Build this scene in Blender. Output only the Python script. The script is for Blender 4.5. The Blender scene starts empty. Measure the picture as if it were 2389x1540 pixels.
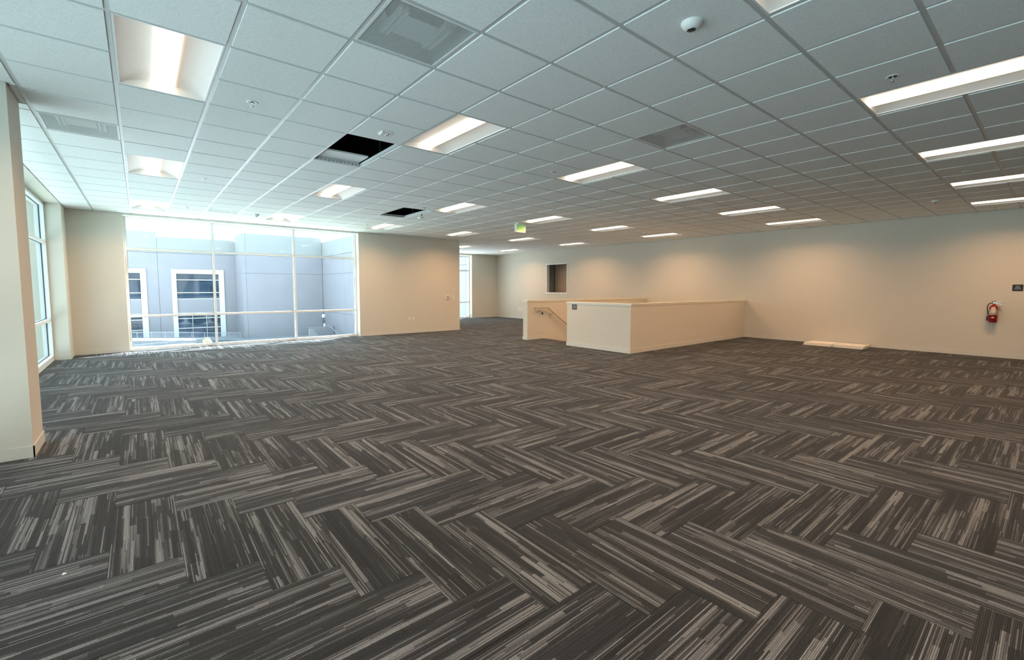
import bpy, bmesh, math, random
from mathutils import Vector, Matrix
random.seed(7)
C = bpy.context.scene.collection
SC = bpy.context.scene

# ------------------------------------------------------------------ camera, sky, sun, exposure
YAW, PITCH, ROLL = 0.6885, -0.0723, 0.002
CAM = Vector((-1.1442, -2.4387, 1.4231))
_f = Vector((math.sin(YAW) * math.cos(PITCH), math.cos(YAW) * math.cos(PITCH), math.sin(PITCH)))
_r = Vector((math.cos(YAW), -math.sin(YAW), 0))
_u = _r.cross(_f)
_r2 = _r * math.cos(ROLL) + _u * math.sin(ROLL)
_u2 = -_r * math.sin(ROLL) + _u * math.cos(ROLL)
cd = bpy.data.cameras.new('camera')
cam = bpy.data.objects.new('camera', cd)
C.objects.link(cam)
m3 = Matrix((_r2, _u2, -_f)).transposed()
cam.matrix_world = Matrix.Translation(CAM) @ m3.to_4x4()
cd.sensor_width = 36.0
cd.lens = 1053.5 / 2389 * 36.0
cd.shift_y = -21.15 / 2389
cd.clip_end = 500
cd.clip_start = 0.05
SC.camera = cam

SKY_STRENGTH = 3.0
SKY_COL = (0.67, 0.90, 1.0)
SUN_STRENGTH = 34.0
LENS_GLOW = 2.4        # brightness of the diffuser itself
LAMP_WATT = 34.0       # the LED strip in each fixture
LAMP_COL = (1.0, 0.57, 0.29)
EXPOSURE = 0.66

w = bpy.data.worlds.new('sky')
SC.world = w
w.use_nodes = True
wn = w.node_tree.nodes
wn['Background'].inputs[0].default_value = (*SKY_COL, 1)
wn['Background'].inputs[1].default_value = SKY_STRENGTH
sd = bpy.data.lights.new('sun', 'SUN')
sd.energy = SUN_STRENGTH
sd.angle = math.radians(0.6)
sd.color = (0.97, 0.98, 1.0)
sun = bpy.data.objects.new('sun', sd)
C.objects.link(sun)
sun.rotation_euler = Vector((0.40, 0.30, 1.0)).to_track_quat('Z', 'Y').to_euler()
vs = SC.view_settings
vs.view_transform = 'Standard'
vs.look = 'None'
vs.gamma = 1
vs.exposure = EXPOSURE
vs.use_curve_mapping = False
SC.cycles.max_bounces = 10
SC.cycles.diffuse_bounces = 6
SC.cycles.sample_clamp_indirect = 4.0
SC.cycles.caustics_reflective = False
SC.cycles.caustics_refractive = False

# ------------------------------------------------------------------ helpers
def tag(o, label=None, cat=None, group=None, kind=None):
    if label: o['label'] = label
    if cat: o['category'] = cat
    if group: o['group'] = group
    if kind: o['kind'] = kind
    return o

def empty(name, loc=(0, 0, 0), rz=0):
    o = bpy.data.objects.new(name, None)
    o.empty_display_size = 0.1
    C.objects.link(o)
    o.location = loc
    o.rotation_euler = (0, 0, rz)
    return o

class MB:
    """collects faces of one mesh"""
    def __init__(s):
        s.v = []; s.f = []; s.mi = []; s.sm = []; s.mats = []; s.cur = 0
    def mat(s, m):
        if m not in s.mats: s.mats.append(m)
        s.cur = s.mats.index(m)
        return s
    def add(s, vs, fs, smooth=False):
        n = len(s.v)
        s.v += [tuple(p) for p in vs]
        for f in fs:
            s.f.append(tuple(i + n for i in f)); s.mi.append(s.cur); s.sm.append(smooth)
        return s
    def box(s, x0, x1, y0, y1, z0, z1):
        if x1 - x0 < 1e-6 or y1 - y0 < 1e-6 or z1 - z0 < 1e-6: return s
        v = [(x0, y0, z0), (x1, y0, z0), (x1, y1, z0), (x0, y1, z0), (x0, y0, z1), (x1, y0, z1), (x1, y1, z1), (x0, y1, z1)]
        return s.add(v, [(0, 3, 2, 1), (4, 5, 6, 7), (0, 1, 5, 4), (1, 2, 6, 5), (2, 3, 7, 6), (3, 0, 4, 7)])
    def quad(s, a, b, c, d): return s.add([a, b, c, d], [(0, 1, 2, 3)])
    def bar(s, a, b, wd, ht=None, up=(0, 0, 1)):
        a = Vector(a); b = Vector(b); ht = ht or wd
        d = (b - a).normalized(); u = Vector(up)
        if abs(d.dot(u)) > .95: u = Vector((1, 0, 0))
        r = d.cross(u).normalized(); u = r.cross(d)
        v = []
        for p in (a, b):
            for sx, sy in ((-1, -1), (1, -1), (1, 1), (-1, 1)):
                v.append(p + r * sx * wd / 2 + u * sy * ht / 2)
        return s.add(v, [(0, 3, 2, 1), (4, 5, 6, 7), (0, 1, 5, 4), (1, 2, 6, 5), (2, 3, 7, 6), (3, 0, 4, 7)])
    def tube(s, pts, r, n=10, caps=True):
        pts = [Vector(p) for p in pts]
        rs = r if isinstance(r, (list, tuple)) else [r] * len(pts)
        v = []; f = []
        prev = None
        for i, p in enumerate(pts):
            if i == 0: d = pts[1] - p
            elif i == len(pts) - 1: d = p - pts[i - 1]
            else: d = (pts[i + 1] - p).normalized() + (p - pts[i - 1]).normalized()
            d.normalize()
            if prev is None:
                a = Vector((0, 0, 1)) if abs(d.z) < .9 else Vector((1, 0, 0))
                e1 = d.cross(a).normalized()
            else:
                e1 = (prev - d * prev.dot(d)).normalized()
            prev = e1
            e2 = d.cross(e1)
            for k in range(n):
                t = 2 * math.pi * k / n
                v.append(p + (e1 * math.cos(t) + e2 * math.sin(t)) * rs[i])
        for i in range(len(pts) - 1):
            for k in range(n):
                k2 = (k + 1) % n
                f.append((i * n + k, i * n + k2, (i + 1) * n + k2, (i + 1) * n + k))
        s.add(v, f, True)
        if caps:
            m = len(pts) - 1
            s.add(v[:n], [tuple(reversed(range(n)))]); s.add(v[m * n:], [tuple(range(n))])
        return s
    def lathe(s, prof, c=(0, 0, 0), n=24, smooth=True):
        c = Vector(c); v = []; f = []
        for r, z in prof:
            for k in range(n):
                t = 2 * math.pi * k / n
                v.append(c + Vector((r * math.cos(t), r * math.sin(t), z)))
        for i in range(len(prof) - 1):
            for k in range(n):
                k2 = (k + 1) % n
                f.append((i * n + k, i * n + k2, (i + 1) * n + k2, (i + 1) * n + k))
        return s.add(v, f, smooth)
    def build(s, name, mats=None, parent=None, **kw):
        me = bpy.data.meshes.new(name)
        me.from_pydata(s.v, [], s.f)
        ms = s.mats if s.mats else (mats if isinstance(mats, list) else [mats])
        for m in ms: me.materials.append(m)
        if s.mats:
            me.polygons.foreach_set('material_index', s.mi)
        me.polygons.foreach_set('use_smooth', s.sm)
        me.update()
        o = bpy.data.objects.new(name, me)
        C.objects.link(o)
        if parent: o.parent = parent
        tag(o, **kw)
        return o

def copy_tree(o, parent=None):
    c = o.copy(); C.objects.link(c)
    if parent: c.parent = parent
    for ch in list(o.children): copy_tree(ch, c)
    return c

def text_obj(name, s, size, material, parent, loc, rot, depth=0.001, spacing=1.0):
    cu = bpy.data.curves.new('lettering', 'FONT')
    cu.body = s; cu.size = size; cu.align_x = 'CENTER'; cu.align_y = 'CENTER'; cu.extrude = depth
    cu.space_line = spacing; cu.resolution_u = 3
    tmp = bpy.data.objects.new('lettering', cu)
    C.objects.link(tmp)
    dg = bpy.context.evaluated_depsgraph_get()
    me = bpy.data.meshes.new_from_object(tmp.evaluated_get(dg))
    bpy.data.objects.remove(tmp)
    me.materials.clear(); me.materials.append(material)
    o = bpy.data.objects.new(name, me)
    C.objects.link(o); o.parent = parent; o.location = loc; o.rotation_euler = rot
    return o

# ------------------------------------------------------------------ materials
def newmat(name):
    m = bpy.data.materials.new(name); m.use_nodes = True
    nt = m.node_tree
    b = nt.nodes['Principled BSDF']
    return m, nt, b

def N(nt, t, **kw):
    n = nt.nodes.new(t)
    for k, v in kw.items(): setattr(n, k, v)
    return n

def math_n(nt, op, a, b=None, c=None, clamp=False):
    n = nt.nodes.new('ShaderNodeMath'); n.operation = op; n.use_clamp = clamp
    for i, x in enumerate((a, b, c)):
        if x is None: continue
        if isinstance(x, (int, float)): n.inputs[i].default_value = x
        else: nt.links.new(x, n.inputs[i])
    return n.outputs[0]

def simple(name, col, rough=0.6, metal=0.0, noise=0.0, scale=8.0, bump=0.0, bscale=200.0, spec=0.5):
    m, nt, b = newmat(name)
    b.inputs['Base Color'].default_value = (*col, 1)
    b.inputs['Roughness'].default_value = rough
    b.inputs['Metallic'].default_value = metal
    b.inputs['Specular IOR Level'].default_value = spec
    tc = N(nt, 'ShaderNodeTexCoord')
    nz = N(nt, 'ShaderNodeTexNoise')
    nz.inputs['Scale'].default_value = scale; nz.inputs['Detail'].default_value = 4
    nt.links.new(tc.outputs['Object'], nz.inputs['Vector'])
    k = noise if noise else 0.02
    mr = N(nt, 'ShaderNodeMapRange')
    mr.inputs['From Min'].default_value = .25; mr.inputs['From Max'].default_value = .75
    mr.inputs['To Min'].default_value = 1 - k; mr.inputs['To Max'].default_value = 1 + k
    nt.links.new(nz.outputs['Fac'], mr.inputs['Value'])
    vm = N(nt, 'ShaderNodeVectorMath', operation='SCALE')
    vm.inputs[0].default_value = col
    nt.links.new(mr.outputs[0], vm.inputs['Scale'])
    nt.links.new(vm.outputs[0], b.inputs['Base Color'])
    if bump:
        n2 = N(nt, 'ShaderNodeTexNoise'); n2.inputs['Scale'].default_value = bscale; n2.inputs['Detail'].default_value = 3
        nt.links.new(tc.outputs['Object'], n2.inputs['Vector'])
        bp = N(nt, 'ShaderNodeBump'); bp.inputs['Strength'].default_value = bump; bp.inputs['Distance'].default_value = 0.002
        nt.links.new(n2.outputs['Fac'], bp.inputs['Height'])
        nt.links.new(bp.outputs[0], b.inputs['Normal'])
    return m

M = {}
M['wall'] = simple('cream_wall_paint', (0.67, 0.635, 0.55), .85, noise=.01, bump=.12, bscale=350, spec=.25)
M['base'] = simple('cream_rubber_base', (0.67, 0.655, 0.59), .55, spec=.35)
M['halfcap'] = simple('cream_satin_trim', (0.78, 0.73, 0.62), .4, spec=.5)
M['white_frame'] = simple('white_painted_aluminium', (0.80, 0.82, 0.81), .4, spec=.5)
M['steel_white'] = simple('white_powder_coat', (0.78, 0.79, 0.78), .45, spec=.5)
M['reflector'] = simple('matt_white_reflector', (0.80, 0.79, 0.77), .55, spec=.4)
M['tee'] = simple('white_tee_steel', (0.60, 0.62, 0.61), .38, spec=.5)
M['gasket'] = simple('black_rubber', (0.015, 0.02, 0.03), .5)
M['plastic'] = simple('white_plastic', (0.80, 0.80, 0.77), .35)
M['black'] = simple('black_plastic', (0.02, 0.02, 0.02), .35)
M['dark_glass'] = simple('dark_dome_lens', (0.04, 0.045, 0.05), .12)
M['chrome'] = simple('chrome', (0.75, 0.75, 0.73), .2, metal=1.0)
M['brass_rail'] = simple('painted_steel_rail', (0.62, 0.55, 0.44), .35, metal=.3)
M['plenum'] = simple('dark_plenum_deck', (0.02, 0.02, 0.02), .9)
M['duct'] = simple('galvanised_duct', (0.10, 0.10, 0.10), .6, metal=.5)
M['sign'] = simple('dark_slate_sign', (0.012, 0.016, 0.020), .45)
M['signtext'] = simple('pale_sign_lettering', (0.62, 0.64, 0.62), .5)
M['red'] = simple('red_enamel', (0.28, 0.006, 0.012), .25)
M['paper'] = simple('paper_tag', (0.78, 0.62, 0.46), .7)
M['label'] = simple('printed_label', (0.42, 0.40, 0.36), .5, noise=.5, scale=60)
M['lens_panel'] = simple('cream_board', (0.84, 0.82, 0.77), .6)
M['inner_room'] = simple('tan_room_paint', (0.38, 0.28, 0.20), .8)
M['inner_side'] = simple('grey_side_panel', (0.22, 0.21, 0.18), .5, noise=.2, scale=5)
M['blue_tag'] = simple('blue_plastic_tag', (0.01, 0.012, 0.10), .4)
M['concrete_ext'] = simple('grey_painted_concrete', (0.235, 0.225, 0.245), .85, noise=.04, scale=.6)
M['concrete_lt'] = simple('pale_parapet_paint', (0.245, 0.25, 0.245), .85, noise=.03, scale=.6)
M['ext_white'] = simple('white_window_surround', (0.55, 0.55, 0.54), .7)
M['ground'] = simple('pale_pavement', (0.42, 0.44, 0.45), .9, noise=.1, scale=.8)
M['drive'] = simple('darkened_paving', (0.20, 0.21, 0.225), .9, noise=.15, scale=1.5)
M['bounce_pale'] = simple('pale_bounce_ground', (0.44, 0.455, 0.465), .9, noise=.15, scale=1.5)  # pale tone chosen to throw daylight up at the ceiling
M['rail_ext'] = simple('grey_steel_railing', (0.22, 0.24, 0.27), .5, metal=.3)
M['ext_shell'] = simple('exterior_stucco', (0.6, 0.6, 0.58), .9)
M['leaf_yel'] = simple('yellow_green_leaves', (0.55, 0.52, 0.18), .7, noise=.3, scale=6)
M['leaf'] = simple('dark_green_leaves', (0.05, 0.10, 0.04), .7, noise=.4, scale=3)
M['bark'] = simple('brown_bark', (0.08, 0.06, 0.04), .9)
M['stair'] = simple('stair_carpet', (0.10, 0.09, 0.085), .95, noise=.3, scale=60)
M['nosing'] = simple('pinkish_stair_nosing', (0.55, 0.42, 0.33), .5)

# acoustic tile: fine pitted face
m, nt, b = newmat('acoustic_tile'); M['tile'] = m
tc = N(nt, 'ShaderNodeTexCoord')
nz = N(nt, 'ShaderNodeTexNoise'); nz.inputs['Scale'].default_value = 130; nz.inputs['Detail'].default_value = 3
nt.links.new(tc.outputs['Object'], nz.inputs['Vector'])
cr = N(nt, 'ShaderNodeValToRGB')
cr.color_ramp.elements[0].position = .30; cr.color_ramp.elements[0].color = (0.80, 0.81, 0.80, 1)
cr.color_ramp.elements[1].position = .60; cr.color_ramp.elements[1].color = (0.91, 0.93, 0.91, 1)
nt.links.new(nz.outputs['Fac'], cr.inputs[0]); nt.links.new(cr.outputs[0], b.inputs['Base Color'])
b.inputs['Roughness'].default_value = .95; b.inputs['Specular IOR Level'].default_value = .15
bp = N(nt, 'ShaderNodeBump'); bp.inputs['Strength'].default_value = .35; bp.inputs['Distance'].default_value = .002
nt.links.new(nz.outputs['Fac'], bp.inputs['Height']); nt.links.new(bp.outputs[0], b.inputs['Normal'])

# window glass: clear with fresnel reflection
def glass(name, tint, ior=1.45, rough=0.0):
    m = bpy.data.materials.new(name); m.use_nodes = True; nt = m.node_tree
    nt.nodes.clear()
    out = N(nt, 'ShaderNodeOutputMaterial'); mx = N(nt, 'ShaderNodeMixShader')
    tr = N(nt, 'ShaderNodeBsdfTransparent'); tr.inputs[0].default_value = (*tint, 1)
    gl = N(nt, 'ShaderNodeBsdfGlossy'); gl.inputs['Roughness'].default_value = rough
    fr = N(nt, 'ShaderNodeFresnel'); fr.inputs['IOR'].default_value = ior
    nt.links.new(fr.outputs[0], mx.inputs[0]); nt.links.new(tr.outputs[0], mx.inputs[1])
    nt.links.new(gl.outputs[0], mx.inputs[2]); nt.links.new(mx.outputs[0], out.inputs[0])
    return m
M['glass'] = glass('clear_window_glass', (0.90, 0.97, 0.98))
M['glass_dim'] = glass('daylight_dimming_glass', (0.46, 0.55, 0.56))  # tint added to cut the daylight from the left windows
M['glass_dimmer'] = glass('stronger_dimming_glass', (0.34, 0.42, 0.43))  # stronger added tint, holds back daylight near and behind the camera
M['ext_glass'] = simple('dark_blue_reflective_glass', (0.03, 0.05, 0.08), .04, spec=.4, noise=.5, scale=.5)

# lamp lens
def emit(name, col, st):
    m, nt, b = newmat(name)
    b.inputs['Base Color'].default_value = (.8, .8, .8, 1)
    b.inputs['Emission Color'].default_value = (*col, 1)
    b.inputs['Emission Strength'].default_value = st
    return m
M['lens'] = emit('glowing_lamp_lens', (1.0, .80, .60), LENS_GLOW)
M['exit_green'] = emit('green_exit_panel', (0.25, 0.9, 0.25), .12)
M['exit_green'].node_tree.nodes['Principled BSDF'].inputs['Base Color'].default_value = (.30, .52, .26, 1)
M['exit_letter'] = emit('green_exit_lettering', (0.1, 0.75, 0.15), .10)
M['exit_letter'].node_tree.nodes['Principled BSDF'].inputs['Base Color'].default_value = (.03, .30, .07, 1)

# perforated metal
m, nt, b = newmat('perforated_white_metal'); M['perf'] = m
b.inputs['Base Color'].default_value = (.62, .66, .65, 1); b.inputs['Roughness'].default_value = .45
tc = N(nt, 'ShaderNodeTexCoord')
sep = N(nt, 'ShaderNodeSeparateXYZ'); nt.links.new(tc.outputs['Object'], sep.inputs[0])
PP = 0.0085
fx = math_n(nt, 'SUBTRACT', math_n(nt, 'FRACT', math_n(nt, 'DIVIDE', sep.outputs[0], PP)), .5)
fy = math_n(nt, 'SUBTRACT', math_n(nt, 'FRACT', math_n(nt, 'DIVIDE', sep.outputs[1], PP)), .5)
rr = math_n(nt, 'ADD', math_n(nt, 'MULTIPLY', fx, fx), math_n(nt, 'MULTIPLY', fy, fy))
hole = math_n(nt, 'LESS_THAN', rr, 0.115)
al = math_n(nt, 'SUBTRACT', 1.0, hole)
nt.links.new(al, b.inputs['Alpha'])

# carpet : ribs along U, random striations, one seed per tile
m, nt, b = newmat('striped_carpet'); M['carpet'] = m
uv = N(nt, 'ShaderNodeUVMap'); uv.uv_map = 'UVMap'
sp = N(nt, 'ShaderNodeSeparateXYZ'); nt.links.new(uv.outputs[0], sp.inputs[0])
U, V = sp.outputs[0], sp.outputs[1]
at = N(nt, 'ShaderNodeAttribute'); at.attribute_name = 'seed'
SD = at.outputs['Fac']
PITCHR = 0.0066
rv = math_n(nt, 'DIVIDE', V, PITCHR)
rib = math_n(nt, 'FLOOR', rv)
def wnoise(x, y, z):
    cx = N(nt, 'ShaderNodeCombineXYZ')
    for i, q in enumerate((x, y, z)):
        if isinstance(q, (int, float)): cx.inputs[i].default_value = q
        else: nt.links.new(q, cx.inputs[i])
    wnn = N(nt, 'ShaderNodeTexWhiteNoise', noise_dimensions='3D'); nt.links.new(cx.outputs[0], wnn.inputs[0])
    return wnn.outputs['Value']
r0 = wnoise(rib, SD, 1.7)
seg = math_n(nt, 'FLOOR', math_n(nt, 'ADD', math_n(nt, 'DIVIDE', U, .42), math_n(nt, 'MULTIPLY', r0, 7.0)))
r1 = wnoise(rib, seg, SD)
# bands a few ribs wide, each with its own breaks along the length
band = math_n(nt, 'FLOOR', math_n(nt, 'ADD', math_n(nt, 'DIVIDE', rv, 4.0), math_n(nt, 'MULTIPLY', r0, .35)))
b0 = wnoise(band, SD, 9.1)
bseg = math_n(nt, 'FLOOR', math_n(nt, 'ADD', math_n(nt, 'DIVIDE', U, .55), math_n(nt, 'MULTIPLY', b0, 5.0)))
b1 = wnoise(band, bseg, math_n(nt, 'ADD', SD, 3.3))
cx = N(nt, 'ShaderNodeCombineXYZ')
nt.links.new(math_n(nt, 'MULTIPLY', U, .55), cx.inputs[0]); nt.links.new(math_n(nt, 'MULTIPLY', V, 17.0), cx.inputs[1])
nt.links.new(math_n(nt, 'MULTIPLY', SD, 71.0), cx.inputs[2])
ln = N(nt, 'ShaderNodeTexNoise'); ln.inputs['Scale'].default_value = 1.0; ln.inputs['Detail'].default_value = 1
nt.links.new(cx.outputs[0], ln.inputs['Vector'])
tone = math_n(nt, 'ADD', math_n(nt, 'MULTIPLY', b1, .34), math_n(nt, 'ADD', math_n(nt, 'MULTIPLY', r1, .33), math_n(nt, 'MULTIPLY', ln.outputs['Fac'], .80)))
cr = N(nt, 'ShaderNodeValToRGB'); e = cr.color_ramp.elements
e[0].position = .50; e[0].color = (0.0170, 0.0185, 0.0205, 1)
e[1].position = 1.0; e[1].color = (0.157, 0.169, 0.181, 1)
q = cr.color_ramp.elements.new(.77); q.color = (0.029, 0.0315, 0.0345, 1)
q = cr.color_ramp.elements.new(.86); q.color = (0.081, 0.088, 0.094, 1)
nt.links.new(tone, cr.inputs[0])
# tufts
tn = N(nt, 'ShaderNodeTexNoise'); tn.inputs['Scale'].default_value = 300; tn.inputs['Detail'].default_value = 4
nt.links.new(uv.outputs[0], tn.inputs['Vector'])
tf = N(nt, 'ShaderNodeMapRange'); tf.inputs['From Min'].default_value = .3; tf.inputs['From Max'].default_value = .7
tf.inputs['To Min'].default_value = .30; tf.inputs['To Max'].default_value = 1.85
nt.links.new(tn.outputs['Fac'], tf.inputs['Value'])
gv = math_n(nt, 'ABSOLUTE', math_n(nt, 'SINE', math_n(nt, 'MULTIPLY', rv, math.pi)))
groove = math_n(nt, 'ADD', math_n(nt, 'MULTIPLY', math_n(nt, 'POWER', gv, .8), 1.05), .30)
k = math_n(nt, 'MULTIPLY', tf.outputs[0], groove)
vm = N(nt, 'ShaderNodeVectorMath', operation='SCALE'); nt.links.new(cr.outputs[0], vm.inputs[0]); nt.links.new(k, vm.inputs['Scale'])
nt.links.new(vm.outputs[0], b.inputs['Base Color'])
b.inputs['Roughness'].default_value = .92; b.inputs['Specular IOR Level'].default_value = .12
b.inputs['Sheen Weight'].default_value = .12; b.inputs['Sheen Roughness'].default_value = .4
bp = N(nt, 'ShaderNodeBump'); bp.inputs['Strength'].default_value = .6; bp.inputs['Distance'].default_value = .002
nt.links.new(math_n(nt, 'ADD', gv, math_n(nt, 'MULTIPLY', tn.outputs['Fac'], .6)), bp.inputs['Height'])
nt.links.new(bp.outputs[0], b.inputs['Normal'])

# ------------------------------------------------------------------ dimensions
S = 0.6096
CZ = 3.048
XL = -2.26          # edge of the ceiling grid / face of the columns at the left
XW = -2.49          # window plane at the left
XR = 12.641
YB = 10.628         # wall with the big window
YA = 15.485         # far wall of the recess
XA = 7.29           # left side of the recess
YK = -8.5           # wall behind the camera
ZG = -4.3
DECK = 4.3
HX0, HX1 = 7.715, 12.641         # stair opening
HY0, HY1 = 3.66, 6.878

def in_frame(p, margin=1.08):
    d = Vector(p) - CAM
    z = d.dot(_f)
    if z < .15: return None
    x = 1053.5 * d.dot(_r2) / z; y = 1053.5 * d.dot(_u2) / z
    if abs(x) < 1194 * margin and -21.15 - 770 * margin - 20 < y < 770 * margin: return z
    return None

# ------------------------------------------------------------------ floor
flo = MB().mat(M['plenum'])
for (x0, x1, y0, y1) in ((-2.75, HX0, YK - .2, 10.95), (HX0, XR + .2, YK - .2, HY0 - .03), (HX0, XR + .2, HY1 + .03, 10.95), (XA - .2, XR + .2, 10.95, YA + .3)):
    flo.box(x0, x1, y0, y1, -0.30, -0.006)
floor = flo.build('floor', kind='structure')

TL = 0.3048
CX0, CY0 = -1.331, 0.457
regions = [(-2.55, XR + .02, YK, 10.84), (XA, XR + .02, 10.84, YA + .2)]
holes = [(HX0, HX1 + .1, HY0, HY1)]
def clip(r):
    out = []
    for g in regions:
        a = (max(r[0], g[0]), min(r[1], g[1]), max(r[2], g[2]), min(r[3], g[3]))
        if a[1] - a[0] > .004 and a[3] - a[2] > .004: out.append(a)
    for h in holes:
        nxt = []
        for a in out:
            if a[1] <= h[0] or a[0] >= h[1] or a[3] <= h[2] or a[2] >= h[3]: nxt.append(a); continue
            if a[0] < h[0]: nxt.append((a[0], h[0], a[2], a[3]))
            x0 = max(a[0], h[0])
            if a[2] < h[2]: nxt.append((x0, a[1], a[2], h[2]))
            if a[3] > h[3]: nxt.append((x0, a[1], h[3], a[3]))
        out = nxt
    return out

def carpet_mesh(planks, name, kind=None):
    V_, F_, UVs, seeds = [], [], [], []
    for (i, j, vert, pieces, sd_) in planks:
        for (x0, x1, y0, y1) in pieces:
            e = .0018
            n = len(V_)
            zt = (sd_ * 97 % 1) * .0006
            V_ += [(x0, y0, -.006), (x1, y0, -.006), (x1, y1, -.006), (x0, y1, -.006),
                   (x0 + e, y0 + e, -.0006 + zt), (x1 - e, y0 + e, -.0006 + zt), (x1 - e, y1 - e, -.0006 + zt), (x0 + e, y1 - e, -.0006 + zt)]
            for f in ((4, 5, 6, 7), (0, 1, 5, 4), (1, 2, 6, 5), (2, 3, 7, 6), (3, 0, 4, 7)):
                F_.append(tuple(n + q for q in f)); seeds.append(sd_)
                for q in f:
                    px, py, _ = V_[n + q]
                    UVs.append((py - (CY0 + j * TL), px - (CX0 + i * TL)) if vert else (px - (CX0 + i * TL), py - (CY0 + j * TL)))
    me = bpy.data.meshes.new(name); me.from_pydata(V_, [], F_)
    ul = me.uv_layers.new(name='UVMap')
    flat = [c for p in UVs for c in p]
    ul.data.foreach_set('uv', flat)
    a = me.attributes.new('seed', 'FLOAT', 'FACE'); a.data.foreach_set('value', seeds)
    me.materials.append(M['carpet']); me.update()
    o = bpy.data.objects.new(name, me); C.objects.link(o); o.parent = floor
    if kind: o['kind'] = kind
    return o

planks = []
for i in range(-6, 48):
    for j in range(-32, 52):
        s = (i + j) % 6
        if s == 0: r = (CX0 + i * TL, CX0 + (i + 1) * TL, CY0 + j * TL, CY0 + (j + 3) * TL); vert = True
        elif s == 3: r = (CX0 + i * TL, CX0 + (i + 3) * TL, CY0 + j * TL, CY0 + (j + 1) * TL); vert = False
        else: continue
        pc = clip(r)
        if not pc: continue
        cxy = ((r[0] + r[1]) / 2, (r[2] + r[3]) / 2, 0)
        zz = in_frame(cxy, 1.15)
        planks.append((zz if zz else 999, (i, j, vert, pc, random.random())))
planks.sort(key=lambda t: t[0])
for _, p in planks[:300]: carpet_mesh([p], 'carpet_tile')
carpet_mesh([p for _, p in planks[300:]], 'carpet_tiles_beyond', kind='stuff')

# ------------------------------------------------------------------ walls
def baseboard(name, segs):
    """segs: boxes x0,x1,y0,y1 in plan"""
    b_ = MB().mat(M['base'])
    for (x0, x1, y0, y1) in segs:
        b_.box(x0, x1, y0, y1, -.004, .097)
        # rolled top lip
        b_.box(x0 + (.002 if x1 - x0 < .05 else 0), x1 - (.002 if x1 - x0 < .05 else 0), y0 + (.002 if y1 - y0 < .05 else 0), y1 - (.002 if y1 - y0 < .05 else 0), .097, .101)
    return b_.build(name, kind='structure')

WT = .2
# back wall with the big window opening x -1.372..3.822
WX0, WX1 = -1.372, 3.822
bw = MB().mat(M['wall'])
bw.box(XW - .26, WX0, YB, 10.95, -.30, DECK)
bw.box(WX1, XA, YB, 10.95, -.30, DECK)
bw.box(WX0, WX1, YB, 10.95, CZ - .02, DECK)
bw.box(WX0, WX1, YB + .2, 10.95, -.30, -.01)
bw.build('wall_back', kind='structure')
# right wall with interior window opening
RX0, RX1, RZ0, RZ1 = 10.70, 11.93, 1.225, 2.455
rw = MB().mat(M['wall'])
rw.box(XR, XR + .14, YK - .2, RX0, -3.2, DECK)
rw.box(XR, XR + .14, RX1, YA + .3, -3.2, DECK)
rw.box(XR, XR + .14, RX0, RX1, -3.2, RZ0)
rw.box(XR, XR + .14, RX0, RX1, RZ1, DECK)
rw.build('wall_right', kind='structure')
# recess: return wall and far wall with window
rc = MB().mat(M['wall'])
rc.box(XA - .2, XA, 10.95, YA + .3, -.30, DECK)
rc.build('wall_recess', kind='structure')
AX0, AX1 = 7.75, 11.118
fw = MB().mat(M['wall'])
fw.box(XA, AX0, YA, YA + .3, -.30, DECK)
fw.box(AX1, XR, YA, YA + .3, -.30, DECK)
fw.box(AX0, AX1, YA, YA + .3, 3.01, DECK)
fw.box(AX0, AX1, YA + .2, YA + .3, -.30, -.01)
fw.build('wall_far', kind='structure')
kw_ = MB().mat(M['wall'])
kw_.box(XW - .26, XR + .14, YK - .2, YK, -.30, DECK)
kw_.build('wall_behind', kind='structure')
# left wall: columns with windows between
lw = MB().mat(M['wall'])
lw.box(XW - .26, XW + .0, YK, YB, 3.035, DECK)            # header above the windows
lw.box(XW - .26, XL, 9.98, YB, -.30, CZ - .0105)                 # corner column
lw.box(XW - .26, -1.893, 2.976, 3.478, -.30, 3.34)         # near pillar
lw.box(XW - .26, XL, -4.3, -3.7, -.30, 3.03)
lw.box(XW - .26, XL, YK, -8.0, -.30, 3.03)
lw.box(XW - .26, XW, YK, YB, -.30, -.008)
lw.build('wall_left', kind='structure')

baseboard('baseboard_back', [(XL, WX0, YB - .009, YB), (WX1, XA + .009, YB - .009, YB)])
baseboard('baseboard_recess', [(XA, XA + .009, YB - .009, YA)])
baseboard('baseboard_far', [(XA, AX0, YA - .009, YA), (AX1, XR, YA - .009, YA)])
baseboard('baseboard_right', [(XR - .009, XR, YK, 3.484), (XR - .009, XR, 7.057, YA)])
baseboard('baseboard_left', [(XL, XL + .009, 9.98, YB), (XW, XL + .009, 9.971, 9.98),
                             (-1.893, -1.884, 2.967, 3.487), (XW, -1.884, 2.967, 2.976), (XW, -1.884, 3.478, 3.487),
                             (XL, XL + .009, -4.3, -3.7), (XW, XL + .009, -3.7, -3.691), (XW, XL + .009, -4.309, -4.3)])

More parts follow.
